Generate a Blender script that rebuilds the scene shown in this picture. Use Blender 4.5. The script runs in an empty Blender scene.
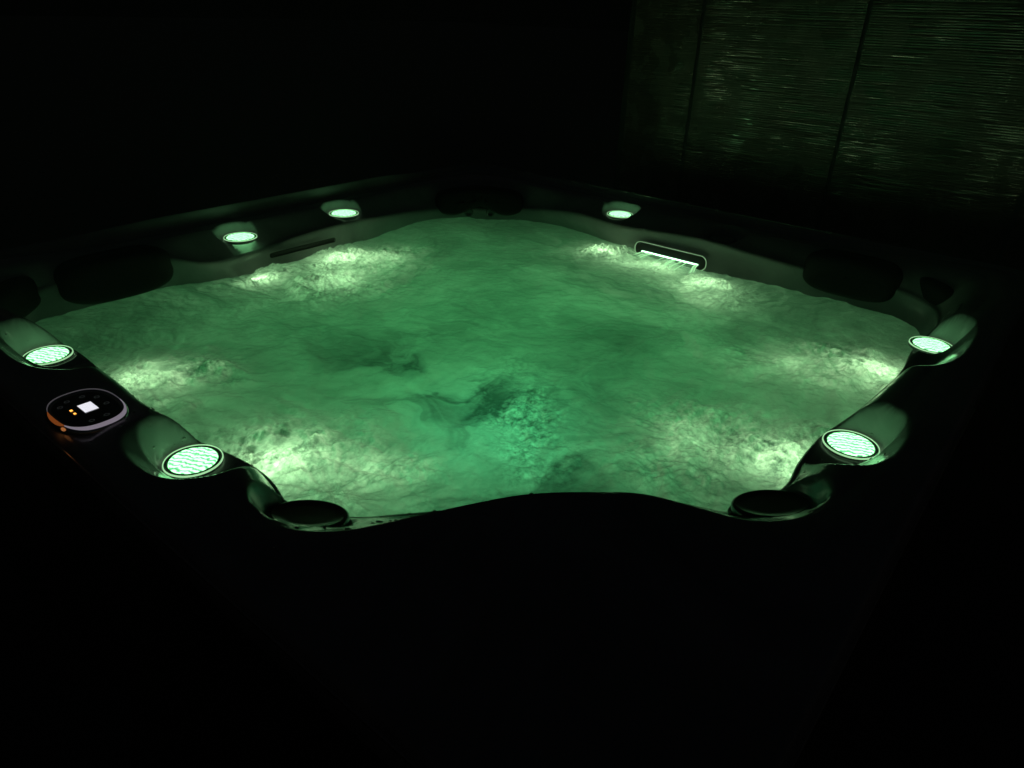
import bpy, math, random
import numpy as np
from mathutils import Matrix, Vector

# ------------------------------------------------------------------ basics
HAZE = .045
S = 0.61            # one layout unit in metres (camera height above the rim)
RIM = 0.92          # rim top above the ground
random.seed(7)
rng = np.random.default_rng(11)
sc = bpy.context.scene
COL = sc.collection
def V(x, y, z=0.0): return (x*S, y*S, RIM + z*S)

def sstep(a, b, x):
    t = np.clip((np.asarray(x, float)-a)/(b-a), 0, 1); return t*t*(3-2*t)

def link(name, me, mat=None, parent=None, smooth=True):
    o = bpy.data.objects.new(name, me); COL.objects.link(o)
    if mat: me.materials.append(mat)
    if parent: o.parent = parent
    if smooth:
        me.polygons.foreach_set('use_smooth', [True]*len(me.polygons))
    me.update(); return o

def mesh(name, verts, faces):
    me = bpy.data.meshes.new(name); me.from_pydata([tuple(v) for v in verts], [], faces); me.update(); return me

def grid_mesh(name, P, closed_u=False, keep=None):
    """P (nv, nu, 3) -> quads, fast."""
    nv, nu = P.shape[:2]
    idx = np.arange(nv*nu).reshape(nv, nu)
    if closed_u: idx = np.concatenate([idx, idx[:, :1]], 1)
    q = np.stack([idx[:-1, :-1], idx[:-1, 1:], idx[1:, 1:], idx[1:, :-1]], -1).reshape(-1, 4)
    pts = P.reshape(-1, 3)
    if keep is not None:
        q = q[keep.reshape(-1)]
        used = np.unique(q); rem = -np.ones(len(pts), int); rem[used] = np.arange(len(used))
        q = rem[q]; pts = pts[used]
    else: used = np.arange(len(pts))
    me = bpy.data.meshes.new(name)
    me.vertices.add(len(pts)); me.vertices.foreach_set('co', pts.astype(np.float32).ravel())
    me.loops.add(q.size); me.loops.foreach_set('vertex_index', q.astype(np.int32).ravel())
    me.polygons.add(len(q)); me.polygons.foreach_set('loop_start', np.arange(0, q.size, 4, dtype=np.int32))
    me.polygons.foreach_set('loop_total', np.full(len(q), 4, np.int32))
    me.update(calc_edges=True); me.validate()
    return me, used

def thing(name, label, cat, loc=(0, 0, 0), group=None):
    o = bpy.data.objects.new(name, None); COL.objects.link(o); o.location = loc
    o.empty_display_size = .1
    o['label'] = label; o['category'] = cat
    if group: o['group'] = group
    return o

def lathe(name, prof, seg=64):
    """prof: list of (r, z); r=0 closes."""
    vs, fs, rings = [], [], []
    for r, z in prof:
        if r < 1e-6:
            rings.append([len(vs)]); vs.append((0, 0, z))
        else:
            b = len(vs); rings.append(list(range(b, b+seg)))
            for i in range(seg):
                a = 2*math.pi*i/seg; vs.append((r*math.cos(a), r*math.sin(a), z))
    for A, B in zip(rings[:-1], rings[1:]):
        for i in range(seg):
            j = (i+1) % seg
            if len(A) == 1: fs.append((A[0], B[i], B[j]))
            elif len(B) == 1: fs.append((A[i], B[0], A[j]))
            else: fs.append((A[i], B[i], B[j], A[j]))
    return mesh(name, vs, fs)

def sweep(name, loop, prof, closed=True):
    """loop: list of (centre, outward, up) frames; prof closed polygon of (o,u)."""
    vs, fs = [], []; n = len(prof)
    for c, o, u in loop:
        for a, b in prof: vs.append(tuple(Vector(c)+Vector(o)*a+Vector(u)*b))
    m = len(loop)
    for i in range(m if closed else m-1):
        for k in range(n):
            a = i*n+k; b = i*n+(k+1) % n; c = ((i+1) % m)*n+(k+1) % n; d = ((i+1) % m)*n+k
            fs.append((a, b, c, d))
    if not closed:
        fs.append(tuple(range(n))[::-1]); fs.append(tuple((m-1)*n+k for k in range(n)))
    return mesh(name, vs, fs)

# ------------------------------------------------------------------ noise (numpy)
def _lat(ix, iy, seed):
    h = (ix.astype(np.int64)*374761393 + iy.astype(np.int64)*668265263 + seed*1442695041) & 0xffffffff
    h = ((h ^ (h >> 13))*1274126177) & 0xffffffff
    h = (h ^ (h >> 16)) & 0xffffffff
    return h/4294967295.0
def vnoise(x, y, seed=0):
    ix, iy = np.floor(x), np.floor(y); fx, fy = x-ix, y-iy
    fx = fx*fx*fx*(fx*(fx*6-15)+10); fy = fy*fy*fy*(fy*(fy*6-15)+10)
    ix = ix.astype(np.int64); iy = iy.astype(np.int64)
    def g(a, b):
        ang = _lat(ix+a, iy+b, seed)*2*np.pi
        return np.cos(ang)*((x-np.floor(x))-a)+np.sin(ang)*((y-np.floor(y))-b)
    n0 = g(0, 0)*(1-fx)+g(1, 0)*fx; n1 = g(0, 1)*(1-fx)+g(1, 1)*fx
    return (n0*(1-fy)+n1*fy)*1.5
def fbm(x, y, seed=0, oct=5, gain=.5):
    t = 0; a = 1.; 
    for k in range(oct):
        t = t+a*vnoise(x*2**k+17.3*k, y*2**k-9.1*k, seed+k*31); a *= gain
    return t

# ------------------------------------------------------------------ materials
def new_mat(name):
    m = bpy.data.materials.new(name); m.use_nodes = True
    nt = m.node_tree; nt.nodes.clear()
    out = nt.nodes.new('ShaderNodeOutputMaterial')
    return m, nt, out
def node(nt, typ, **kw):
    n = nt.nodes.new(typ)
    for k, v in kw.items():
        if k.startswith('i_'):
            n.inputs[int(k[2:]) if k[2:].isdigit() else k[2:].replace('_', ' ')].default_value = v
        else: setattr(n, k, v)
    return n

def principled(name, col, rough=.4, metal=0., coat=0., var=.15, nscale=12., bump=0., bscale=60., rvar=.1, spec=.5):
    m, nt, out = new_mat(name); L = nt.links.new
    p = node(nt, 'ShaderNodeBsdfPrincipled'); L(p.outputs[0], out.inputs[0])
    tc = node(nt, 'ShaderNodeTexCoord')
    n = node(nt, 'ShaderNodeTexNoise'); n.inputs['Scale'].default_value = nscale; n.inputs['Detail'].default_value = 5
    L(tc.outputs['Object'], n.inputs['Vector'])
    r = node(nt, 'ShaderNodeValToRGB'); L(n.outputs[0], r.inputs[0])
    r.color_ramp.elements[0].position = .3; r.color_ramp.elements[1].position = .7
    r.color_ramp.elements[0].color = (*[c*(1-var) for c in col], 1); r.color_ramp.elements[1].color = (*[min(1, c*(1+var)) for c in col], 1)
    L(r.outputs[0], p.inputs['Base Color'])
    mr = node(nt, 'ShaderNodeMapRange'); L(n.outputs[0], mr.inputs[0])
    mr.inputs[3].default_value = max(0, rough-rvar); mr.inputs[4].default_value = min(1, rough+rvar)
    L(mr.outputs[0], p.inputs['Roughness'])
    p.inputs['Metallic'].default_value = metal; p.inputs['Coat Weight'].default_value = coat
    p.inputs['Coat Roughness'].default_value = .08; p.inputs['Specular IOR Level'].default_value = spec
    if bump:
        n2 = node(nt, 'ShaderNodeTexNoise'); n2.inputs['Scale'].default_value = bscale; n2.inputs['Detail'].default_value = 3
        L(tc.outputs['Object'], n2.inputs['Vector'])
        b = node(nt, 'ShaderNodeBump'); b.inputs['Strength'].default_value = bump; b.inputs['Distance'].default_value = .004
        L(n2.outputs[0], b.inputs['Height']); L(b.outputs[0], p.inputs['Normal'])
    return m

def wet_slats(m):
    """smooth wet patches among duller slats"""
    nt = m.node_tree; L = nt.links.new; p = [n for n in nt.nodes if n.type == 'BSDF_PRINCIPLED'][0]
    tc = node(nt, 'ShaderNodeTexCoord'); n = node(nt, 'ShaderNodeTexNoise'); n.inputs['Scale'].default_value = 9; n.inputs['Detail'].default_value = 4
    L(tc.outputs['Object'], n.inputs['Vector']); mr = node(nt, 'ShaderNodeMapRange'); L(n.outputs[0], mr.inputs[0])
    mr.inputs[1].default_value = .46; mr.inputs[2].default_value = .54; mr.inputs[3].default_value = .01; mr.inputs[4].default_value = .40
    L(mr.outputs[0], p.inputs['Roughness'])

def emitter(name, col, s):
    m, nt, out = new_mat(name)
    e = node(nt, 'ShaderNodeEmission'); e.inputs[0].default_value = (*col, 1); e.inputs[1].default_value = s
    nt.links.new(e.outputs[0], out.inputs[0]); return m

def marble_shell():
    m, nt, out = new_mat('marbled_acrylic'); L = nt.links.new
    p = node(nt, 'ShaderNodeBsdfPrincipled'); L(p.outputs[0], out.inputs[0])
    tc = node(nt, 'ShaderNodeTexCoord')
    n = node(nt, 'ShaderNodeTexNoise'); n.inputs['Scale'].default_value = 3.2; n.inputs['Detail'].default_value = 8
    n.inputs['Roughness'].default_value = .62; n.inputs['Distortion'].default_value = 1.2
    L(tc.outputs['Object'], n.inputs['Vector'])
    r = node(nt, 'ShaderNodeValToRGB'); L(n.outputs[0], r.inputs[0])
    r.color_ramp.elements[0].position = .3; r.color_ramp.elements[0].color = (.20, .20, .205, 1)
    r.color_ramp.elements[1].position = .7; r.color_ramp.elements[1].color = (.36, .36, .365, 1)
    L(r.outputs[0], p.inputs['Base Color'])
    n3 = node(nt, 'ShaderNodeTexNoise'); n3.inputs['Scale'].default_value = 26; n3.inputs['Detail'].default_value = 6
    L(tc.outputs['Object'], n3.inputs['Vector'])
    mr = node(nt, 'ShaderNodeMapRange'); L(n3.outputs[0], mr.inputs[0])
    mr.inputs[1].default_value = .35; mr.inputs[2].default_value = .7
    mr.inputs[3].default_value = .07; mr.inputs[4].default_value = .26
    L(mr.outputs[0], p.inputs['Roughness'])
    b = node(nt, 'ShaderNodeBump'); b.inputs['Strength'].default_value = .25; b.inputs['Distance'].default_value = .002
    L(n3.outputs[0], b.inputs['Height']); L(b.outputs[0], p.inputs['Normal'])
    return m

M = {}
M['shell'] = marble_shell()
M['cabinet'] = principled('dark_cabinet_panel', (.03, .028, .026), .55, bump=.3, bscale=40)
M['trim'] = principled('dark_edge_trim', (.35, .33, .32), .25, metal=1.)
M['chrome'] = principled('polished_chrome', (.55, .56, .57), .12, metal=1., var=.05, rvar=.05)
M['darkmetal'] = principled('grey_plastic_ring', (.16, .17, .17), .22, metal=.4, rvar=.06)
M['clearring'] = principled('frosted_clear_ring', (.5, .52, .5), .15, rvar=.08, coat=.5)
_p = [n for n in M['clearring'].node_tree.nodes if n.type == 'BSDF_PRINCIPLED'][0]; _p.inputs['Emission Color'].default_value = (.50, 1., .50, 1); _p.inputs['Emission Strength'].default_value = .8
M['rubber'] = principled('black_foam_skin', (.012, .012, .012), .55, bump=.4, bscale=150, spec=.25)
M['disc'] = principled('dark_knob_plastic', (.03, .032, .032), .2, coat=.3, rvar=.08)
M['glass'] = principled('black_panel_glass', (.006, .006, .007), .07, coat=.5, rvar=.03)
M['screen'] = emitter('lit_display', (.92, .92, 1.0), .95)
M['amber'] = emitter('amber_indicator', (1., .42, .06), 2.2)
M['dimicon'] = emitter('faint_icon', (.35, .4, .4), .03)
M['paving'] = principled('dark_paving', (.07, .068, .065), .8, bump=.5, bscale=30, nscale=4)
M['vinyl'] = principled('dark_slat_plastic', (.19, .135, .11), .3, var=.25, nscale=14, spec=1.0, metal=.2)
wet_slats(M['vinyl'])
M['post'] = principled('dark_post_metal', (.045, .047, .045), .45)
M['dead'] = principled('unlit_lens', (.25, .27, .26), .25)

def lens_mat():
    """moulded prism lens: rippled cells, brighter cell faces, duller seams - it is the lamp itself"""
    m, nt, out = new_mat('prismatic_lamp_lens'); L = nt.links.new
    tc = node(nt, 'ShaderNodeTexCoord')
    mp = node(nt, 'ShaderNodeMapping'); mp.inputs['Scale'].default_value = (1, 1, 1); mp.inputs['Rotation'].default_value = (0, 0, 1.1)
    L(tc.outputs['Object'], mp.inputs[0])
    n = node(nt, 'ShaderNodeTexNoise'); n.inputs['Scale'].default_value = 38; L(mp.outputs[0], n.inputs['Vector'])
    ad = node(nt, 'ShaderNodeVectorMath', operation='MULTIPLY_ADD'); L(n.outputs['Color'], ad.inputs[0])
    ad.inputs[1].default_value = (.008, .008, 0); L(mp.outputs[0], ad.inputs[2])
    vo = node(nt, 'ShaderNodeTexWave', wave_type='BANDS', bands_direction='Y'); vo.inputs['Scale'].default_value = 34; vo.inputs['Distortion'].default_value = 5.5
    vo.inputs['Detail'].default_value = 2; vo.inputs['Detail Scale'].default_value = 3.0; L(ad.outputs[0], vo.inputs['Vector'])
    r = node(nt, 'ShaderNodeValToRGB'); L(vo.outputs['Fac'], r.inputs[0])
    r.color_ramp.elements[0].position = .0; r.color_ramp.elements[0].color = (.10, .48, .18, 1)
    r.color_ramp.elements[1].position = .55; r.color_ramp.elements[1].color = (.31, 1.0, .38, 1)
    e = node(nt, 'ShaderNodeEmission'); L(r.outputs[0], e.inputs[0])
    mr = node(nt, 'ShaderNodeMapRange'); L(vo.outputs['Fac'], mr.inputs[0]); mr.inputs[2].default_value = .75
    mr.inputs[3].default_value = 1.5; mr.inputs[4].default_value = LENS
    L(mr.outputs[0], e.inputs[1])
    g = node(nt, 'ShaderNodeBsdfGlossy'); g.inputs['Roughness'].default_value = .1; g.inputs[0].default_value = (.05, .05, .05, 1)
    a = node(nt, 'ShaderNodeAddShader'); L(e.outputs[0], a.inputs[0]); L(g.outputs[0], a.inputs[1]); L(a.outputs[0], out.inputs[0])
    return m
LENS = 3.6
M['lens'] = lens_mat()

# ------------------------------------------------------------------ tub curves (units, relative to the tub centre)
E2 = [  # inner lip of the rim: x, y, z
 (-1.475,-.53,-.15),(-1.462,-.46,-.132),(-1.452,-.36,-.132),(-1.457,-.28,-.132),(-1.470,-.197,-.132),(-1.487,-.11,-.132),(-1.497,.01,-.14),(-1.489,.16,-.14),(-1.485,.30,-.14),(-1.478,.55,-.132),(-1.471,.77,-.132),(-1.49,1.05,-.15),(-1.50,1.28,-.16),
 (-1.44,1.46,-.16),(-1.26,1.53,-.14),(-1.0,1.50,-.12),(-.75,1.47,-.12),(-.61,1.47,-.172),(-.33,1.47,-.185),(-.01,1.47,-.158),(.30,1.47,-.146),(.60,1.46,-.155),
 (.85,1.48,-.175),(1.11,1.47,-.198),(1.31,1.31,-.205),(1.49,1.10,-.195),(1.50,.85,-.16),(1.48,.64,-.137),(1.47,.3,-.150),(1.47,0,-.13),(1.47,-.23,-.12),(1.47,-.59,-.139),
 (1.47,-.84,-.15),(1.49,-1.1,-.15),(1.47,-1.32,-.15),(1.38,-1.46,-.16),(1.15,-1.53,-.15),(.9,-1.53,-.14),(.70,-1.527,-.132),(.54,-1.54,-.14),(.256,-1.525,-.14),(.048,-1.505,-.14),(-.096,-1.488,-.132),(-.185,-1.474,-.132),(-.316,-1.470,-.132),(-.414,-1.474,-.132),
 (-.507,-1.484,-.14),(-.59,-1.46,-.155),(-.65,-1.42,-.175),(-.697,-1.390,-.18),(-.732,-1.30,-.18),(-.778,-1.206,-.18),(-.824,-1.135,-.18),(-.928,-1.006,-.18),(-1.017,-.935,-.18),(-1.183,-.83,-.18),(-1.286,-.746,-.18),(-1.38,-.659,-.18),(-1.43,-.59,-.17)]
E1 = [  # edge of the flat rim top (z = 0)
 (-1.645,-.60),(-1.63,-.5),(-1.615,-.3),(-1.625,0),(-1.625,.3),(-1.63,.8),(-1.64,1.3),(-1.57,1.57),(-1.3,1.65),(-.9,1.64),(-.6,1.64),(0,1.64),(.6,1.64),(1.1,1.64),(1.38,1.60),(1.60,1.38),(1.64,1.1),
 (1.64,.6),(1.64,0),(1.64,-.6),(1.64,-.9),(1.65,-1.3),(1.57,-1.57),(1.3,-1.66),(.8,-1.66),(.3,-1.66),(0,-1.65),(-.3,-1.65),(-.55,-1.67),
 (-.75,-1.645),(-.85,-1.605),(-.94,-1.51),(-.967,-1.42),(-1.0,-1.31),(-1.087,-1.196),(-1.206,-1.081),(-1.35,-.995),(-1.45,-.94),(-1.555,-.88),(-1.62,-.81),(-1.655,-.735),(-1.655,-.67)]
W = [   # where the wall meets the water
 (-1.40,-.5),(-1.43,-.2),(-1.46,.1),(-1.46,.6),(-1.46,1.1),(-1.42,1.42),(-1.13,1.55),(-.74,1.54),(-.38,1.43),(.1,1.44),(.45,1.50),(.74,1.54),(1.15,1.54),(1.34,1.34),(1.56,1.12),(1.62,.85),(1.58,.55),(1.45,.25),(1.43,-.1),(1.42,-.39),
 (1.46,-.83),(1.46,-1.09),(1.42,-1.35),(1.25,-1.48),(.7,-1.5),(.2,-1.5),(-.3,-1.47),(-.6,-1.38),(-.8,-1.15),(-.97,-.97),(-1.2,-.78)]
WZ = -.28
NTH = 1500
TH = np.linspace(-np.pi, np.pi, NTH, endpoint=False)
def polar(pts):
    a = np.array([(math.atan2(p[1], p[0]), math.hypot(p[0], p[1]), p[2] if len(p) > 2 else 0) for p in pts])
    a = a[np.argsort(a[:, 0])]
    t = np.concatenate([a[-4:, 0]-2*np.pi, a[:, 0], a[:4, 0]+2*np.pi]); r = np.concatenate([a[-4:, 1], a[:, 1], a[:4, 1]]); z = np.concatenate([a[-4:, 2], a[:, 2], a[:4, 2]])
    # cubic hermite with limited slopes
    def interp(v, th):
        d = np.diff(v)/np.diff(t); m = np.zeros_like(v); m[1:-1] = (d[:-1]*np.diff(t)[1:]+d[1:]*np.diff(t)[:-1])/(t[2:]-t[:-2])
        i = np.clip(np.searchsorted(t, th)-1, 0, len(t)-2); h = t[i+1]-t[i]; s = (th-t[i])/h
        return ((2*s**3-3*s**2+1)*v[i]+(s**3-2*s**2+s)*h*m[i]+(-2*s**3+3*s**2)*v[i+1]+(s**3-s**2)*h*m[i+1])
    return lambda th: (interp(r, th), interp(z, th))
fE2, fE1, fW = polar(E2), polar(E1), polar(W)
def smooth_c(a, k=5):
    for _ in range(k): a = (np.roll(a, 1)+2*a+np.roll(a, -1))/4
    return a
r2, z2 = fE2(TH); r1, _ = fE1(TH); rw, _ = fW(TH)
r2, z2, r1, rw = smooth_c(r2, 12), smooth_c(z2, 30), smooth_c(r1, 12), smooth_c(rw, 20)
r1 = np.maximum(r1, r2+.05)
OUT = 1.81
n_ = 22.
ro = OUT/((np.abs(np.cos(TH))**n_+np.abs(np.sin(TH))**n_)**(1/n_))
# rim lamps: x, y, z, side, then the recess: offset of its middle along the rim, half length, reach outboard; lens radius
LAMPS = [(-1.558,-.215,-.128,'L', -.095, .200, .192, .064),
         (-1.562, .758,-.128,'L', -.185, .285, .170, .064),
         (-.320, 1.562,-.130,'T', -.015, .150, .100, .070),
         ( .380, 1.575,-.130,'T', -.015, .145, .095, .072),
         (1.603, .383,-.130,'R', .01, .140, .090, .068),
         (1.575,-.320,-.130,'R', .00, .150, .100, .066),
         ( .772,-1.577,-.128,'B', -.230, .330, .148, .066),
         (-.215,-1.562,-.128,'B', -.125, .225, .152, .066)]
def local(lamp, x, y):
    lx, ly, _, sd = lamp[:4]
    if sd == 'L': return y-ly, lx-x
    if sd == 'T': return x-lx, y-ly
    if sd == 'R': return y-ly, x-lx
    return x-lx, ly-y
def smin(a, b, k):
    h = np.clip(.5+.5*(b-a)/k, 0, 1); return b*(1-h)+a*h-k*h*(1-h)
def pockets(x, y, z):
    for l in LAMPS:
        s, o = local(l, x, y)
        e = (np.abs((s-l[4])/l[5])**2.5+(np.maximum(o, 0)/l[6])**2.5)**(1/2.5)
        top = .028 if l[3] in 'LB' else -.062
        d = np.hypot(s, o)
        p = l[2]-.004+(top-l[2])*(.75*np.clip((e-.22)/.83, 0, 1.4)**1.1+.25*sstep(.45, 1.05, e))*sstep(l[7]*1.24, l[7]*1.85, d)
        z = np.where((e < 1.25) & (o > -.2), smin(z, p, .012), z)
    return z

DISCS = [(-1.509, -.672, -.10, .098), (-.704, -1.503, -.10, .098)]
KT = .33    # slope of the knob seats towards the water
def disc_flat(x, y, z):
    for dx, dy, dz, dr in DISCS:
        d = np.hypot(x-dx, y-dy); n = math.hypot(dx, dy)
        p = -.122+KT*((x-dx)*dx/n+(y-dy)*dy/n)+.14*sstep(dr*1.03, dr*1.45, d)
        z = np.where(d < dr*2.0, smin(z, p, .015), z)
    return z

FAR = sstep(-.3, .5, (np.cos(TH)+np.sin(TH)))    # the two far rims carry a raised outer ridge
FARL = sstep(.0, .5, np.sin(TH)-np.cos(TH))*FAR*(1-sstep(.3, .95, -np.cos(TH)))
rings = []
nW, n21, n1o = 16, 22, 34
X = lambda r: r*np.cos(TH)
Y = lambda r: r*np.sin(TH)
def ring(r, z): rings.append(np.stack([r*np.cos(TH)*S, r*np.sin(TH)*S, z*S*np.ones_like(TH)], -1))
# floor and submerged walls
for r_, zz in ((.02, -1.35), (.35, -1.35), (.60, -1.34), (.70, -1.28), (.74, -1.0), (.78, -.86), (.86, -.82)):
    ring(rw*r_, zz)
for r_, zz in ((.93, -.80), (.975, -.74), (.99, -.6), (1.0, -.45)):
    ring(rw*r_, zz)
for t in np.linspace(0, 1, nW):     # wall from just under water to the lip
    zz = -.36+(z2-.02+.36)*t
    rr = rw+(r2-.004-rw)*sstep(0, 1, t)
    ring(rr, zz)
for t in np.linspace(0, 1, 5)[1:]:  # small rounded lip
    a = t*math.pi/2
    ring(r2-.004+.018*(1-math.cos(a)), z2-.02+.02*math.sin(a))
for t in np.linspace(0, 1, n21)[1:]:
    rr = r2+.014+(r1-r2-.014)*t
    zb = z2*(1-sstep(-.15, 1.0, t)*1.0)
    zn = z2*(1-t)**2.6; CUT = np.exp(-((np.cos(TH)+np.sin(TH)+1.414)/.09)**4)
    zn = zn*(1-CUT)+CUT*z2*(1-(.35*t+.65*t**1.6))
    zf = z2+(-.070-z2)*(.6*t+.4*sstep(0, 1, t))
    zb = zn*(1-FAR)+zf*FAR
    x, y = X(rr), Y(rr)
    ring(rr, disc_flat(x, y, pockets(x, y, zb)))
for t in np.linspace(0, 1, n1o)[1:]:
    rr = r1+(ro-.03-r1)*t
    zb = (.010*np.sin(np.pi*np.minimum(t*1.2, 1))+.012*math.exp(-((t-.92)/.06)**2)*FARL-.070*(1-sstep(.74, .95, t)*(.25+.75*FARL))*FAR-.012*FAR)
    x, y = X(rr), Y(rr)
    ring(rr, disc_flat(x, y, pockets(x, y, zb)))
last = rings[-1][:, 2]/S
for t in np.linspace(0, 1, 9)[1:]:
    a = t*math.pi/2
    ring(ro-.03+.03*math.sin(a), last*(1-t)-.035*(1-math.cos(a)))
ring(ro, -.10); ring(ro-.012, -.112); ring(ro-.05, -.112)
tub = thing('hot_tub', 'square acrylic hot tub glowing green, full of churning water, rim lamps lit', 'hot tub', (0, 0, 0))
def P(name, me, mat, parent=tub, smooth=True, loc=None):
    o = link(name, me, mat, parent, smooth)
    if loc is not None: o.location = loc
    return o
me, _ = grid_mesh('shell', np.stack(rings), closed_u=True)
me.transform(Matrix.Translation((0, 0, RIM)))
P('shell', me, M['shell'])
# cabinet under the shell with grooved boards
cs = []
for r_, zz in ((ro-.052, -.114), (ro-.052, -.9), (ro-.052, -1.42), (ro-.075, -1.44), (ro-.075, -RIM/S+.0)):
    g = 0.006*(np.abs(((np.maximum(np.abs(np.cos(TH)), np.abs(np.sin(TH))) > 0)*np.minimum(np.abs(X(r_)), np.abs(Y(r_)))*6) % 1-.5) > .46)
    cs.append(np.stack([(r_-g)*np.cos(TH)*S, (r_-g)*np.sin(TH)*S, (RIM+zz*S)*np.ones_like(TH)], -1))
me, _ = grid_mesh('cabinet', np.stack(cs), closed_u=True)
P('cabinet', me, M['cabinet'], smooth=False)
# thin bright bead where the shell lip meets the cabinet
bead = []
for i in range(0, NTH, 3):
    bead.append(((ro[i]*math.cos(TH[i])*S, ro[i]*math.sin(TH[i])*S, RIM-.035*S), (math.cos(TH[i]), math.sin(TH[i]), 0), (0, 0, 1)))
P('edge_trim', sweep('edge_trim', bead, [(.0035*math.cos(a), .0035*math.sin(a)) for a in np.linspace(0, 2*math.pi, 8, endpoint=False)]), M['trim'])

# ------------------------------------------------------------------ rim lamps
def add_lamp(l, lit=True):
    r = l[7]*S; c = V(l[0], l[1], l[2]+.002)
    tilt = Matrix.Identity(4)
    bz = lathe('bezel', [(r*.99, -.012), (r*1.0, .0005), (r*1.02, .0022), (r*1.05, .0022), (r*1.065, .0002), (r*1.10, .0002), (r*1.115, .0020), (r*1.15, .0024), (r*1.18, .0016), (r*1.20, -.0005), (r*1.21, -.006)], 72)
    b = P('rim_light', bz, M['darkmetal'], loc=c)
    if not lit: b['label'] = 'unlit rim light in the far right rim'
    prof = [(0, .0050)]+[(r*t, .0050-.0014*t*t) for t in np.linspace(.1, .94, 8)]+[(r*.98, .0030), (r*1.0, .0010)]
    le = lathe('lens', prof, 72)
    o = link('lens', le, M['lens'] if lit else M['dead'], b)
    if lit: link('lit_ring', lathe('lit_ring', [(r*1.165, .0012), (r*1.175, .0030), (r*1.20, .0034), (r*1.215, .0026), (r*1.222, .0004)], 72), M['clearring'], b)
    return b
for i, l in enumerate(LAMPS): add_lamp(l, i != 5)

# ------------------------------------------------------------------ round knobs at the near corner
for dx, dy, dz, dr in DISCS:
    R_ = dr*S
    b = P('diverter_knob', lathe('diverter_knob', [(0, .0), (R_*.2, .0005), (R_*.55, .001), (R_*.78, .0012), (R_*.86, .003), (R_*.93, .0034), (R_*.985, .001), (R_*1.0, -.006), (R_*.99, -.03)], 72), M['disc'], loc=V(dx, dy, dz+.002))
    n = math.hypot(dx, dy); b.rotation_euler = Vector((-dx/n*KT, -dy/n*KT, 1)).to_track_quat('Z', 'Y').to_euler()
    prof = [(R_*1.0, -.014), (R_*1.05, -.010), (R_*1.10, -.014), (R_*1.12, -.022)]
    link('collar', lathe('collar', prof, 72), M['darkmetal'], b)

# ------------------------------------------------------------------ pillows
def superloop(hw, hh, n=64, p=3.2):
    out = []
    for a in np.linspace(0, 2*math.pi, n, endpoint=False):
        c, s_ = math.cos(a), math.sin(a)
        out.append((hw*math.copysign(abs(c)**(2/p), c), hh*math.copysign(abs(s_)**(2/p), s_)))
    return out
def pillow(name, c, yaw, hw, hh, thick, lean=0., arch=0.):
    """front faces +local Y after yaw; local x along the wall, z up"""
    vs, fs = [], []; n = 72; outl = superloop(hw, hh, n)
    prof = [(1.0, -thick), (1.0, 0), (.985, thick*.35), (.95, thick*.62), (.88, thick*.85), (.78, thick*.97), (.6, thick*1.03), (.35, thick*1.05), (.12, thick*1.05), (.02, thick*1.05)]
    for k, d in prof:
        for (x, z) in outl:
            xx, zz = x*k, z*k
            if arch: zz += arch*math.exp(-(xx/(hw*.38))**2)*(1 if zz < 0 else .2)
            vs.append((xx, d-.25*thick*(xx/hw)**2, zz))
    for i in range(len(prof)-1):
        for j in range(n):
            k = (j+1) % n; fs.append((i*n+j, (i+1)*n+j, (i+1)*n+k, i*n+k))
    fs.append(tuple((len(prof)-1)*n+j for j in range(n))); fs.append(tuple(range(n))[::-1])
    me = mesh(name, vs, fs); me.transform(Matrix.Translation(c) @ Matrix.Rotation(yaw, 4, 'Z') @ Matrix.Rotation(lean, 4, 'X'))
    return P(name, me, M['rubber'])
pillow('pillow', V(-.990, 1.50, -.155), math.pi, .255*S, .108*S, .07*S, .12)
pillow('pillow', V(1.50, -1.055, -.150), math.pi/2, .238*S, .108*S, .07*S, .12)
pillow('pillow', V(1.305, 1.305, -.170), math.pi*.75, .30*S, .095*S, .07*S, .12, arch=.075*S)
pillow('corner_cushion', V(-1.44, 1.47, -.15), math.pi*1.25, .17*S, .075*S, .05*S, .2)
pillow('corner_cushion', V(1.47, -1.46, -.15), math.pi*.25, .17*S, .075*S, .05*S, .2)

# ------------------------------------------------------------------ waterfalls
def rr_loop(hw, hh, r, n=10):
    out = []
    for cx, cz, a0 in ((hw-r, hh-r, 0), (-hw+r, hh-r, 90), (-hw+r, -hh+r, 180), (hw-r, -hh+r, 270)):
        for k in range(n+1):
            a = math.radians(a0+90*k/n); out.append((cx+r*math.cos(a), cz+r*math.sin(a)))
    return out
def waterfall(c, yaw, hw, hh, lit, roll=0.):
    T = Matrix.Translation(c) @ Matrix.Rotation(yaw, 4, 'Z') @ Matrix.Rotation(roll, 4, 'Y')
    lp = rr_loop(hw, hh, hh*.9); n = len(lp); fr = []
    for i, (x, z) in enumerate(lp):
        px, pz = lp[i-1]; nx, nz = lp[(i+1) % n]; t = Vector((nx-px, 0, nz-pz)).normalized(); o = Vector((t.z, 0, -t.x))
        fr.append(((x, 0, z), tuple(o), (0, 1, 0)))
    w = .0013 if lit else .0014
    me = sweep('waterfall', fr, [(w*1.4*math.cos(a), .003+w*math.sin(a)*1.5) for a in np.linspace(0, 2*math.pi, 8, endpoint=False)])
    me.transform(T); f = P('waterfall', me, M['clear'] if lit else M['rubber'])
    # recess plate
    vs = [(x*.98, .0015, z*.98) for x, z in lp]; pl = mesh('back_plate', vs, [tuple(range(n))[::-1]]); pl.transform(T); link('back_plate', pl, M['rubber'], f)
    return f, T
m, nt, out = new_mat('clear_acrylic_lip'); 
p = node(nt, 'ShaderNodeBsdfPrincipled'); p.inputs['Base Color'].default_value = (.6, .62, .6, 1); p.inputs['Roughness'].default_value = .15
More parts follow.
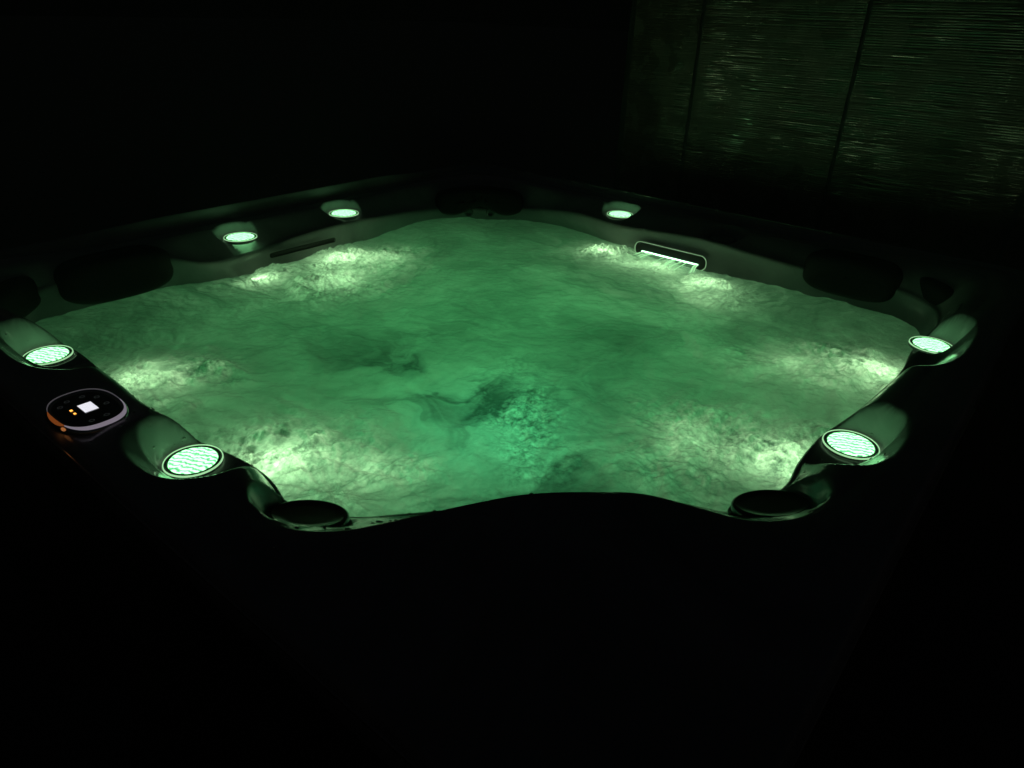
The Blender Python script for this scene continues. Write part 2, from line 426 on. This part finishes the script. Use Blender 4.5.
p.inputs['Emission Color'].default_value = (.5, .9, .45, 1); p.inputs['Emission Strength'].default_value = .22   # edge-lit acrylic
nt.links.new(p.outputs[0], out.inputs[0]); M['clear'] = m
M['slot'] = emitter('lit_waterfall_slot', (.5, 1., .6), 4.)
wf, T = waterfall(V(1.425, -.083, -.247), math.pi/2, .232*S, .043*S, True, 0)
lp = rr_loop(.185*S, .0026, .0025, 4)
me = mesh('lit_slot', [(x, .0045, z-.008) for x, z in lp]+[(x, .001, z-.008) for x, z in lp], [tuple(range(len(lp)))[::-1]]+[(i, (i+1) % len(lp), (i+1) % len(lp)+len(lp), i+len(lp)) for i in range(len(lp))])
me.transform(T); link('lit_slot', me, M['slot'], wf)
m, nt, out = new_mat('falling_water_strands'); L = nt.links.new
g = node(nt, 'ShaderNodeBsdfGlossy'); g.inputs['Roughness'].default_value = .25; g.inputs[0].default_value = (.8, .9, .8, 1)
t_ = node(nt, 'ShaderNodeBsdfTranslucent'); t_.inputs[0].default_value = (.7, .85, .7, 1); mx = node(nt, 'ShaderNodeMixShader'); mx.inputs[0].default_value = .6
L(g.outputs[0], mx.inputs[1]); L(t_.outputs[0], mx.inputs[2])
tr = node(nt, 'ShaderNodeBsdfTransparent'); mx2 = node(nt, 'ShaderNodeMixShader'); mx2.inputs[0].default_value = .85
L(tr.outputs[0], mx2.inputs[1]); L(mx.outputs[0], mx2.inputs[2]); em = node(nt, 'ShaderNodeEmission'); em.inputs[0].default_value = (.5, 1., .5, 1); em.inputs[1].default_value = .45   # emission stands in for slot light carried by the water
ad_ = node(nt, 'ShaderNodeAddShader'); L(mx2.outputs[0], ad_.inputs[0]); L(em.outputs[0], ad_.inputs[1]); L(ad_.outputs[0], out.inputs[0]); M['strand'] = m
vs, fs = [], []
for x0, dx, w in ((-.182, -.03, .0022), (-.172, -.02, .003), (-.12, .03, .002), (-.09, .045, .0022), (-.045, .03, .0026), (-.035, .035, .0016), (.02, .05, .0014), (.11, .07, .0028), (.13, .075, .002), (.165, .07, .0022)):
    prev = None
    for k in range(9):
        t = k/8; cx_ = (x0+dx*t)*S+.0012*math.sin(9*t+x0*40); cy_ = .004+.085*t; cz_ = -.008-.020*t*t-.004*t
        ww = w*(1.35-.3*t); b = len(vs)
        for j in range(6):
            a = j*math.pi/3; vs.append((cx_+ww*math.cos(a), cy_+ww*.5*math.sin(a), cz_+ww*.5*math.sin(a)))
        if prev is not None:
            for j in range(6): fs.append((prev+j, prev+(j+1) % 6, b+(j+1) % 6, b+j))
        prev = b
me = mesh('falling_water', vs, fs); me.transform(T); link('falling_water', me, M['strand'], wf)
lp2 = []
for q in range(25):
    t = q/24; x = (-.180+.36*t)*S
    lp2.append([(x+.0*k+(.012*(k/6)), .004+.060*(k/6)+.002*math.sin(q*1.9+k*.3), -.008-.016*(k/6)**2-.010*(k/6)) for k in range(7)])
me, _ = grid_mesh('water_curtain', np.array(lp2)); me.transform(T)
mc = M['strand'].copy(); mc.name = 'thin_falling_sheet'
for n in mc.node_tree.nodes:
    if n.type == 'EMISSION': n.inputs[1].default_value = .07; n.inputs[0].default_value = (.35, 1., .45, 1)  # faint green light below the slot, put into the sheet's emission
mc.node_tree.nodes['Mix Shader.001'].inputs[0].default_value = .35
link('water_curtain', me, mc, wf)
wf2, T2 = waterfall(V(-.03, 1.425, -.215), math.pi, .215*S, .011*S, False, 0)

# two small jets under the far pillow
for sx in (-1, 1):
    x, y = 1.30+.052*sx, 1.30-.052*sx
    me = lathe('jet', [(0, .001), (.010, .002), (.012, .006), (.017, .006), (.019, .0)], 24)
    me.transform(Matrix.Translation(V(x, y, -.232)) @ Matrix.Rotation(math.radians(-90), 4, Vector((-1, 1, 0)).normalized()))
    P('jet', me, M['darkmetal'])

# ------------------------------------------------------------------ control panel on the left rim
PC = V(-1.709, .012, .010)
prt = Matrix.Translation(PC) @ Matrix.Rotation(math.radians(0), 4, 'Z') @ Matrix.Rotation(0.0, 4, 'Y')
lp = superloop(.080*S, .112*S, 72, 2.5)
fr = []
for i, (x, y) in enumerate(lp):
    px, py = lp[i-1]; nx, ny = lp[(i+1) % 72]; t = Vector((nx-px, ny-py, 0)).normalized()
    fr.append(((x, y, 0), (t.y, -t.x, 0), (0, 0, 1)))
me = sweep('control_panel', fr, [(-.0055, .002), (-.005, .0045), (-.002, .0062), (.001, .0052), (.004, .002), (.006, -.003), (.0065, -.012), (-.0045, -.012)])
me.transform(prt); cp = P('control_panel', me, M['chrome'])
me = mesh('glass_face', [(x*.93, y*.955, .003) for x, y in lp], [tuple(range(72))]); me.transform(prt); link('glass_face', me, M['glass'], cp, False)
M['ringglow'] = emitter('bezel_glow_lilac', (.80, .70, .86), .24); M['dimringglow'] = emitter('bezel_glow_dim', (.80, .74, .84), .07); M['amberringglow'] = emitter('bezel_glow_amber', (1., .25, .05), .17)  # emissive arcs stand in for display and icon glow reflected in the bezel
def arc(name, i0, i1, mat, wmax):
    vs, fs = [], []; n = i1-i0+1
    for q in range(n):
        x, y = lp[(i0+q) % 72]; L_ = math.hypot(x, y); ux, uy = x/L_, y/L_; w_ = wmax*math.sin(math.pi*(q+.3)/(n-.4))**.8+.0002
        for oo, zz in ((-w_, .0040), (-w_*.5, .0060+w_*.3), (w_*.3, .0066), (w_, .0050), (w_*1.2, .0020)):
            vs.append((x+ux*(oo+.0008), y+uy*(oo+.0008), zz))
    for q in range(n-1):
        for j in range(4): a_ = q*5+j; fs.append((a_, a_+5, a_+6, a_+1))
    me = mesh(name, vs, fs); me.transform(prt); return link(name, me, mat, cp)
arc('bezel_glow', 40, 71, M['ringglow'], .0030); arc('bezel_glow', 70, 104, M['dimringglow'], .0022); arc('bezel_glow', 32, 41, M['amberringglow'], .0026)
# position of an added amber lamp that warms the edge trim
AMBER_AT = (PC[0]-.056, PC[1]-.03, PC[2]+.002)
def quad(name, cx, cy, w, h, mat, z=.0036, ang=0.):
    v = [(-w/2, -h/2), (w/2, -h/2), (w/2, h/2), (-w/2, h/2)]; c, s_ = math.cos(ang), math.sin(ang)
    me = mesh(name, [(cx+x*c-y*s_, cy+x*s_+y*c, z) for x, y in v], [(0, 1, 2, 3)]); me.transform(prt); return link(name, me, mat, cp, False)
quad('display', .004, .004, .021, .032, M['screen'])
quad('indicator', -.019, .011, .004, .006, M['amber']); quad('indicator', -.019, -.003, .0035, .0055, M['amber'])
for x, y in ((-.012, .046), (.012, .046), (.028, .028), (.030, -.004), (.014, -.042), (-.01, -.044), (-.027, .034)):
    me = lathe('button', [(.0028, 0), (.0038, .0003), (.0045, 0)], 20); me.transform(prt @ Matrix.Translation((x, y, .0036))); link('button', me, M['dimicon'], cp, False)

# ------------------------------------------------------------------ water
JETS = [  # x, y, radius, strength of churn
 (-.37, 1.32, .13, 1.0), (.09, 1.24, .20, 1.0), (-.12, .98, .24, .8), (.28, 1.10, .18, .7), (1.25, .27, .15, 1.0), (1.26,-.08, .17, .5), (1.17,-.44, .17, .9), (1.0,-.55,.2,.4),
 (.68,-1.38, .24, 1.0), (.55,-1.10, .24, .5), (-.20,-1.36, .24, 1.0), (-.28,-1.08, .26, .6), (-1.36, .67, .14, .7), (-1.20, .58, .18, 1.0), (-1.31,-.16, .20, 1.0), (-1.16,-.42, .24, .6)]
NG = 760; HALF = 1.68
gx = np.linspace(-HALF, HALF, NG); GX, GY = np.meshgrid(gx, gx)
wx = GX+.22*fbm(GX*1.5, GY*1.5, 3, 4); wy = GY+.22*fbm(GX*1.5+9, GY*1.5, 5, 4)
ht = .016*fbm(wx*1.6, wy*1.6, 21, 3)+.005*fbm(wx*6, wy*6, 41, 3)
foam = .50+.20*fbm(wx*1.2, wy*1.2, 61, 4, .5)+.09*fbm(wx*5, wy*5, 77, 5, .6)
# patches and curls of clearer, darker water, mostly round the middle
u_ = (GX+GY)/1.414+.62; v_ = (GX-GY)/1.414
mid = np.exp(-(u_**2/.34+v_**2/.16))+.8*np.exp(-((GX+.45)**2/.05+(GY-.02)**2/.10))+.35*np.exp(-((GX-.75)**2/.12+(GY+.55)**2/.12))
w2x = wx+.10*fbm(wx*5, wy*5, 88, 4); w2y = wy+.10*fbm(wx*5+4, wy*5, 89, 4)
rid = 1-np.abs(fbm(w2x*2.0+3, w2y*2.0-1, 93, 4, .5))*1.9
gate = sstep(-.25, .25, fbm(GX*2.1, GY*2.1, 97, 3))
foam -= .50*np.clip(rid, 0, 1)**3*gate*np.clip(mid, 0, 1)
foam -= .26*sstep(.0, .6, fbm(w2x*2.6, w2y*2.6, 99, 5, .6))*np.clip(mid*1.2, .1, 1)
churn = np.zeros_like(GX)
for k, (jx, jy, jr, js) in enumerate(JETS):
    qx = GX+.16*fbm(GX*4+k*3, GY*4, 600+k, 4); qy = GY+.16*fbm(GX*4, GY*4+k*5, 640+k, 4)
    dx, dy = qx-jx, qy-jy; d = np.hypot(dx, dy); ang = np.arctan2(GY-jy*1.12, GX-jx*1.12)
    m_ = np.exp(-(d/jr)**2)*js
    d0 = np.hypot(GX-jx*1.12, GY-jy*1.12)
    rad = fbm(ang*7+k*3, d0*5, 200+k, 4, .6)              # streaks running away from the jet
    ht += m_*(.022+.010*rad+.020*fbm(GX*9, GY*9, 300+k, 5, .62))
    foam += m_*(.15+.32*rad+.24*fbm(GX*11, GY*11, 700+k, 5, .7))
    churn = np.maximum(churn, m_)
cm = np.clip(np.exp(-((u_+.22)**2/.16+(v_-.02)**2/.022))*(1+1.1*fbm(GX*6, GY*6, 520, 4)), 0, 1.2)
ht += cm*(.008*fbm(GX*14, GY*14, 500, 4, .65)); foam += cm*(.10+.20*fbm(GX*17, GY*17, 510, 4, .7))
churn = np.maximum(churn, cm*.8)
foam += .07*fbm(wx*14, wy*14, 811, 4, .7)*(.4+GX*0)
ht += .0035*fbm(GX*11, GY*11, 821, 4, .6)
foam = np.clip(foam, 0.03, 1.)
th = np.arctan2(GY, GX); rr = np.hypot(GX, GY)
rwall = np.interp(th.ravel(), TH, rw, period=2*np.pi).reshape(GX.shape)
inside = rr < rwall+.05
keep = inside[:-1, :-1] & inside[1:, :-1] & inside[:-1, 1:] & inside[1:, 1:]
Pw = np.stack([GX*S, GY*S, (WZ+ht)*S+RIM], -1)
me, used = grid_mesh('water', Pw, keep=keep)
for nm, F in (('foam', foam), ('churn', churn)):
    a = me.attributes.new(nm, 'FLOAT', 'POINT'); a.data.foreach_set('value', F.ravel()[used].astype(np.float32))
def water_mat():
    m, nt, out = new_mat('frothing_water'); L = nt.links.new
    at = node(nt, 'ShaderNodeAttribute', attribute_name='foam'); ac = node(nt, 'ShaderNodeAttribute', attribute_name='churn')
    tc = node(nt, 'ShaderNodeTexCoord')
    n = node(nt, 'ShaderNodeTexNoise'); n.inputs['Scale'].default_value = 75; n.inputs['Detail'].default_value = 6; n.inputs['Roughness'].default_value = .8
    L(tc.outputs['Object'], n.inputs['Vector'])
    n1 = node(nt, 'ShaderNodeMath', operation='SUBTRACT'); L(n.outputs[0], n1.inputs[0]); n1.inputs[1].default_value = .5
    n2 = node(nt, 'ShaderNodeMath', operation='MULTIPLY_ADD'); L(ac.outputs['Fac'], n2.inputs[0]); n2.inputs[1].default_value = 3.1; n2.inputs[2].default_value = .09
    n3 = node(nt, 'ShaderNodeMath', operation='MULTIPLY'); L(n1.outputs[0], n3.inputs[0]); L(n2.outputs[0], n3.inputs[1])
    f = node(nt, 'ShaderNodeMath', operation='ADD'); L(at.outputs['Fac'], f.inputs[0]); L(n3.outputs[0], f.inputs[1])
    r = node(nt, 'ShaderNodeValToRGB'); L(f.outputs[0], r.inputs[0])
    r.color_ramp.elements[0].position = 0.; r.color_ramp.elements[0].color = (.09, .13, .12, 1)
    r.color_ramp.elements[1].position = 1.; r.color_ramp.elements[1].color = (.95, .96, .94, 1)
    e = r.color_ramp.elements.new(.45); e.color = (.40, .45, .43, 1)
    tl = node(nt, 'ShaderNodeBsdfTranslucent'); L(r.outputs[0], tl.inputs[0])
    df = node(nt, 'ShaderNodeBsdfDiffuse'); L(r.outputs[0], df.inputs[0])
    m1 = node(nt, 'ShaderNodeMixShader'); m1.inputs[0].default_value = .3; L(tl.outputs[0], m1.inputs[1]); L(df.outputs[0], m1.inputs[2])
    gl = node(nt, 'ShaderNodeBsdfGlossy'); gl.inputs['Roughness'].default_value = .12
    b = node(nt, 'ShaderNodeBump'); b.inputs['Strength'].default_value = .5; b.inputs['Distance'].default_value = .006
    L(n.outputs[0], b.inputs['Height'])
    for s_ in (tl, df, gl): L(b.outputs[0], s_.inputs['Normal'])
    fr_ = node(nt, 'ShaderNodeFresnel'); fr_.inputs[0].default_value = 1.33; L(b.outputs[0], fr_.inputs['Normal'])
    m2 = node(nt, 'ShaderNodeMixShader'); L(fr_.outputs[0], m2.inputs[0]); L(m1.outputs[0], m2.inputs[1]); L(gl.outputs[0], m2.inputs[2])
    L(m2.outputs[0], out.inputs[0]); return m
w = link('water', me, water_mat()); w['kind'] = 'structure'

# ------------------------------------------------------------------ beads of water on the rim
dg = bpy.context.evaluated_depsgraph_get()
shell = bpy.data.objects['shell']; dg.update(); 
ico_v = [(math.cos(a)*c_, math.sin(a)*c_, s_) for c_, s_ in ((1, 0), (.8, .45), (.4, .72)) for a in np.linspace(0, 2*math.pi, 8, endpoint=False)]+[(0, 0, .8)]
NB = 0
vs, fs = [], []
spots = [(-1.62,-.10,.10,46), (-1.52,-.30,.12,34), (-1.55,-.67,.14,24), (-1.27,-.86,.16,120), (-1.0,-1.05,.12,60), (-1.62,.85,.09,20), (-1.60,-.40,.06,14), (-.78,-1.38,.10,24), (-.40,-1.60,.12,26), (-.25,-1.64,.10,24), (.70,-1.62,.14,24), (-1.7,0,.2,14), (-1.58,.5,.12,10), (-.45,1.52,.1,12), (-.68,-1.50,.08,8)]
for sx, sy, sr, n in spots:
    for _ in range(n):
        x, y = random.gauss(sx, sr*.6), random.gauss(sy, sr*.6)
        ok, hit, nr, _i = shell.ray_cast(Vector((x*S, y*S, RIM+.3)), Vector((0, 0, -1)))
        if not ok or hit.z < RIM-.2*S: continue
        if nr.z < 0: nr = -nr
        rad = random.choice((.0011, .0015, .002, .003))*random.uniform(.8, 1.2); b = len(vs); q = nr.to_track_quat('Z', 'Y'); st = random.uniform(1, 2.0)
        for v in ico_v: vs.append(tuple(hit+q @ Vector((v[0]*rad*st, v[1]*rad, v[2]*rad*.7))))
        for k in range(2):
            for j in range(8): fs.append((b+k*8+j, b+k*8+(j+1) % 8, b+(k+1)*8+(j+1) % 8, b+(k+1)*8+j))
        for j in range(8): fs.append((b+16+j, b+16+(j+1) % 8, b+24))
M['drop'] = principled('water_bead', (.2, .21, .2), .05, rvar=.02, coat=1.)
o = P('water_beads', mesh('water_beads', vs, fs), M['drop']); o['kind'] = 'stuff'

# ------------------------------------------------------------------ privacy screen beyond the far right edge
XS = 2.34
scr = thing('privacy_screen', 'tall dark ribbed screen behind the tub, split by two upright gaps', 'privacy screen', (XS*S, -.8*S, 0))
def sp(name, me, mat, smooth=True):
    me.transform(Matrix.Translation((-XS*S, .8*S, 0))); return link(name, me, mat, scr, smooth)
edges = [.868, .37, -.61, -1.59, -2.57]
PITCH = .0078
z0, z1 = .06, 2.35
nz = int((z1-z0)/PITCH)
for k in range(4):
    ya, yb = edges[k]-.012, edges[k+1]+.012
    nu = 110 if k else 60; su = 5
    zz = np.concatenate([z0+PITCH*(q+np.array([0, .10, .36, .64, .90])) for q in range(nz)]+[[z1]]); uu = np.linspace(ya, yb, nu)
    U, Z = np.meshgrid(uu, zz)
    slat = np.floor((Z-z0)/PITCH+1e-6); ph = (Z-z0)/PITCH-slat
    jit = _lat(slat.astype(np.int64), np.zeros_like(slat, dtype=np.int64)+k, 5)-.5
    til = .17+.22*vnoise(U*4+jit*40, slat*.37, 9)+.22*jit
    face = np.where(ph < .05, -.0005, .0)
    D = face+.00010*(1-(2*ph-1)**2)+til*PITCH*(ph-.5)*np.where(ph < .05, 0, 1)+.003*vnoise(U*3, Z*1.5, 33+k)
    Pm = np.stack([XS*S-D, U*S, Z+.0010*vnoise(U*5+jit*40, slat*3.7, 19)], -1)
    me, _ = grid_mesh('ribbed_panel', Pm); sp('ribbed_panel', me, M['vinyl'])
def box(name, x0, x1, y0, y1, z0, z1):
    v = [(x, y, z) for x in (x0, x1) for y in (y0, y1) for z in (z0, z1)]
    return mesh(name, v, [(0, 1, 3, 2), (4, 6, 7, 5), (0, 4, 5, 1), (2, 3, 7, 6), (0, 2, 6, 4), (1, 5, 7, 3)])
for e in edges:
    sp('post', box('post', XS*S+.006, XS*S+.05, e*S-.022, e*S+.022, 0, 2.38), M['post'], False)
sp('rail', box('rail', XS*S+.006, XS*S+.05, edges[-1]*S, edges[0]*S, 2.381, 2.42), M['post'], False)

# ------------------------------------------------------------------ ground
me, _ = grid_mesh('ground', np.stack(np.meshgrid(np.linspace(-60, 60, 61), np.linspace(-60, 60, 61))+[np.zeros((61, 61))], -1))
g = link('ground', me, M['paving']); g['kind'] = 'structure'

m, nt, out = new_mat('night_steam'); pv = node(nt, 'ShaderNodeVolumePrincipled'); pv.inputs['Color'].default_value = (.9, .93, .92, 1)
pv.inputs['Density'].default_value = HAZE; pv.inputs['Anisotropy'].default_value = .3; nt.links.new(pv.outputs[0], out.inputs['Volume'])
hz = link('haze', box('haze', -8, 8, -8, 8, -1, 5), m, None, False); hz['kind'] = 'stuff'

# ------------------------------------------------------------------ lights (tub lamps, with added ones for the foam and the trim)
def lamp(name, typ, loc, power, col, size, parent=tub, rot=None):
    l = bpy.data.lights.new(name, typ); l.energy = power; l.color = col
    if typ == 'AREA': l.shape = 'DISK'; l.size = size
    else: l.shadow_soft_size = size
    o = bpy.data.objects.new(name, l); COL.objects.link(o); o.location = loc; o.parent = parent
    if rot: o.rotation_euler = rot
    return o
UP = (math.pi, 0, 0)
lamp('floor_light', 'AREA', V(.0, .05, -1.25), 7.6, (.12, 1., .28), 1.6, rot=UP)
lamp('centre_light', 'POINT', V(-.58, -.50, -.62), 0.6, (.09, 1., .42), .05)
lamp('centre_light', 'POINT', V(-.74, -.62, -.55), .42, (.09, 1., .42), .05)
lamp('amber_fill', 'POINT', AMBER_AT, .0009, (1., .35, .10), .006)
PALE = (.60, 1., .50)
for x, y, z, p in ((-1.30,.64,-.43,.42), (-1.29,-.18,-.43,.50), (-1.12,-.42,-.45,.16), (-.37,1.33,-.38,.30), (.09,1.27,-.42,.55), (-.12,1.0,-.44,.30), (.28,1.12,-.44,.20), (1.27,.27,-.40,.42), (1.20,.05,-.42,.22), (1.29,-.08,-.42,.30), (1.2,-.42,-.42,.50), (1.02,-.55,-.44,.16), (.72,-1.42,-.43,.50), (.55,-1.12,-.46,.14), (-.20,-1.39,-.43,.50), (-.28,-1.10,-.46,.20)):
    lamp('foam_fill', 'POINT', V(x, y, z+.055), p*1.25, PALE, .022)  # added underwater lamps that brighten the foam patches

# ------------------------------------------------------------------ night sky
wd = bpy.data.worlds.new('World'); sc.world = wd; wd.use_nodes = True
nt = wd.node_tree; bg = nt.nodes['Background']
sky = nt.nodes.new('ShaderNodeTexSky'); sky.sky_type = 'NISHITA'; sky.sun_disc = False
sky.sun_elevation = math.radians(-2); sky.sun_rotation = math.radians(200)
nt.links.new(sky.outputs[0], bg.inputs[0]); bg.inputs[1].default_value = .02

# ------------------------------------------------------------------ camera
v1 = Vector((0.63818787, -0.34450815, 0.68849864)); up = Vector((0.03135712, -0.88191904, -0.47035682)); v2 = up.cross(v1)
R = Matrix(((v1.x, -v1.y, -v1.z), (v2.x, -v2.y, -v2.z), (up.x, -up.y, -up.z)))
cam = bpy.data.cameras.new('Camera'); co = bpy.data.objects.new('Camera', cam); COL.objects.link(co)
co.matrix_world = Matrix.Translation((-2.26*S, -1.89*S, RIM+S)) @ R.to_4x4()
cam.sensor_width = 36; cam.lens = 36*705/1024; cam.clip_start = .02; cam.clip_end = 500
sc.camera = co

sc.view_settings.view_transform = 'Standard'; sc.view_settings.look = 'None'; sc.view_settings.exposure = 0; sc.view_settings.gamma = 1
sc.render.engine = 'CYCLES'; sc.cycles.use_denoising = True
sc.cycles.max_bounces = 8; sc.cycles.diffuse_bounces = 4; sc.cycles.glossy_bounces = 4; sc.cycles.transparent_max_bounces = 8
sc.cycles.sample_clamp_indirect = 4
sc.render.film_transparent = False
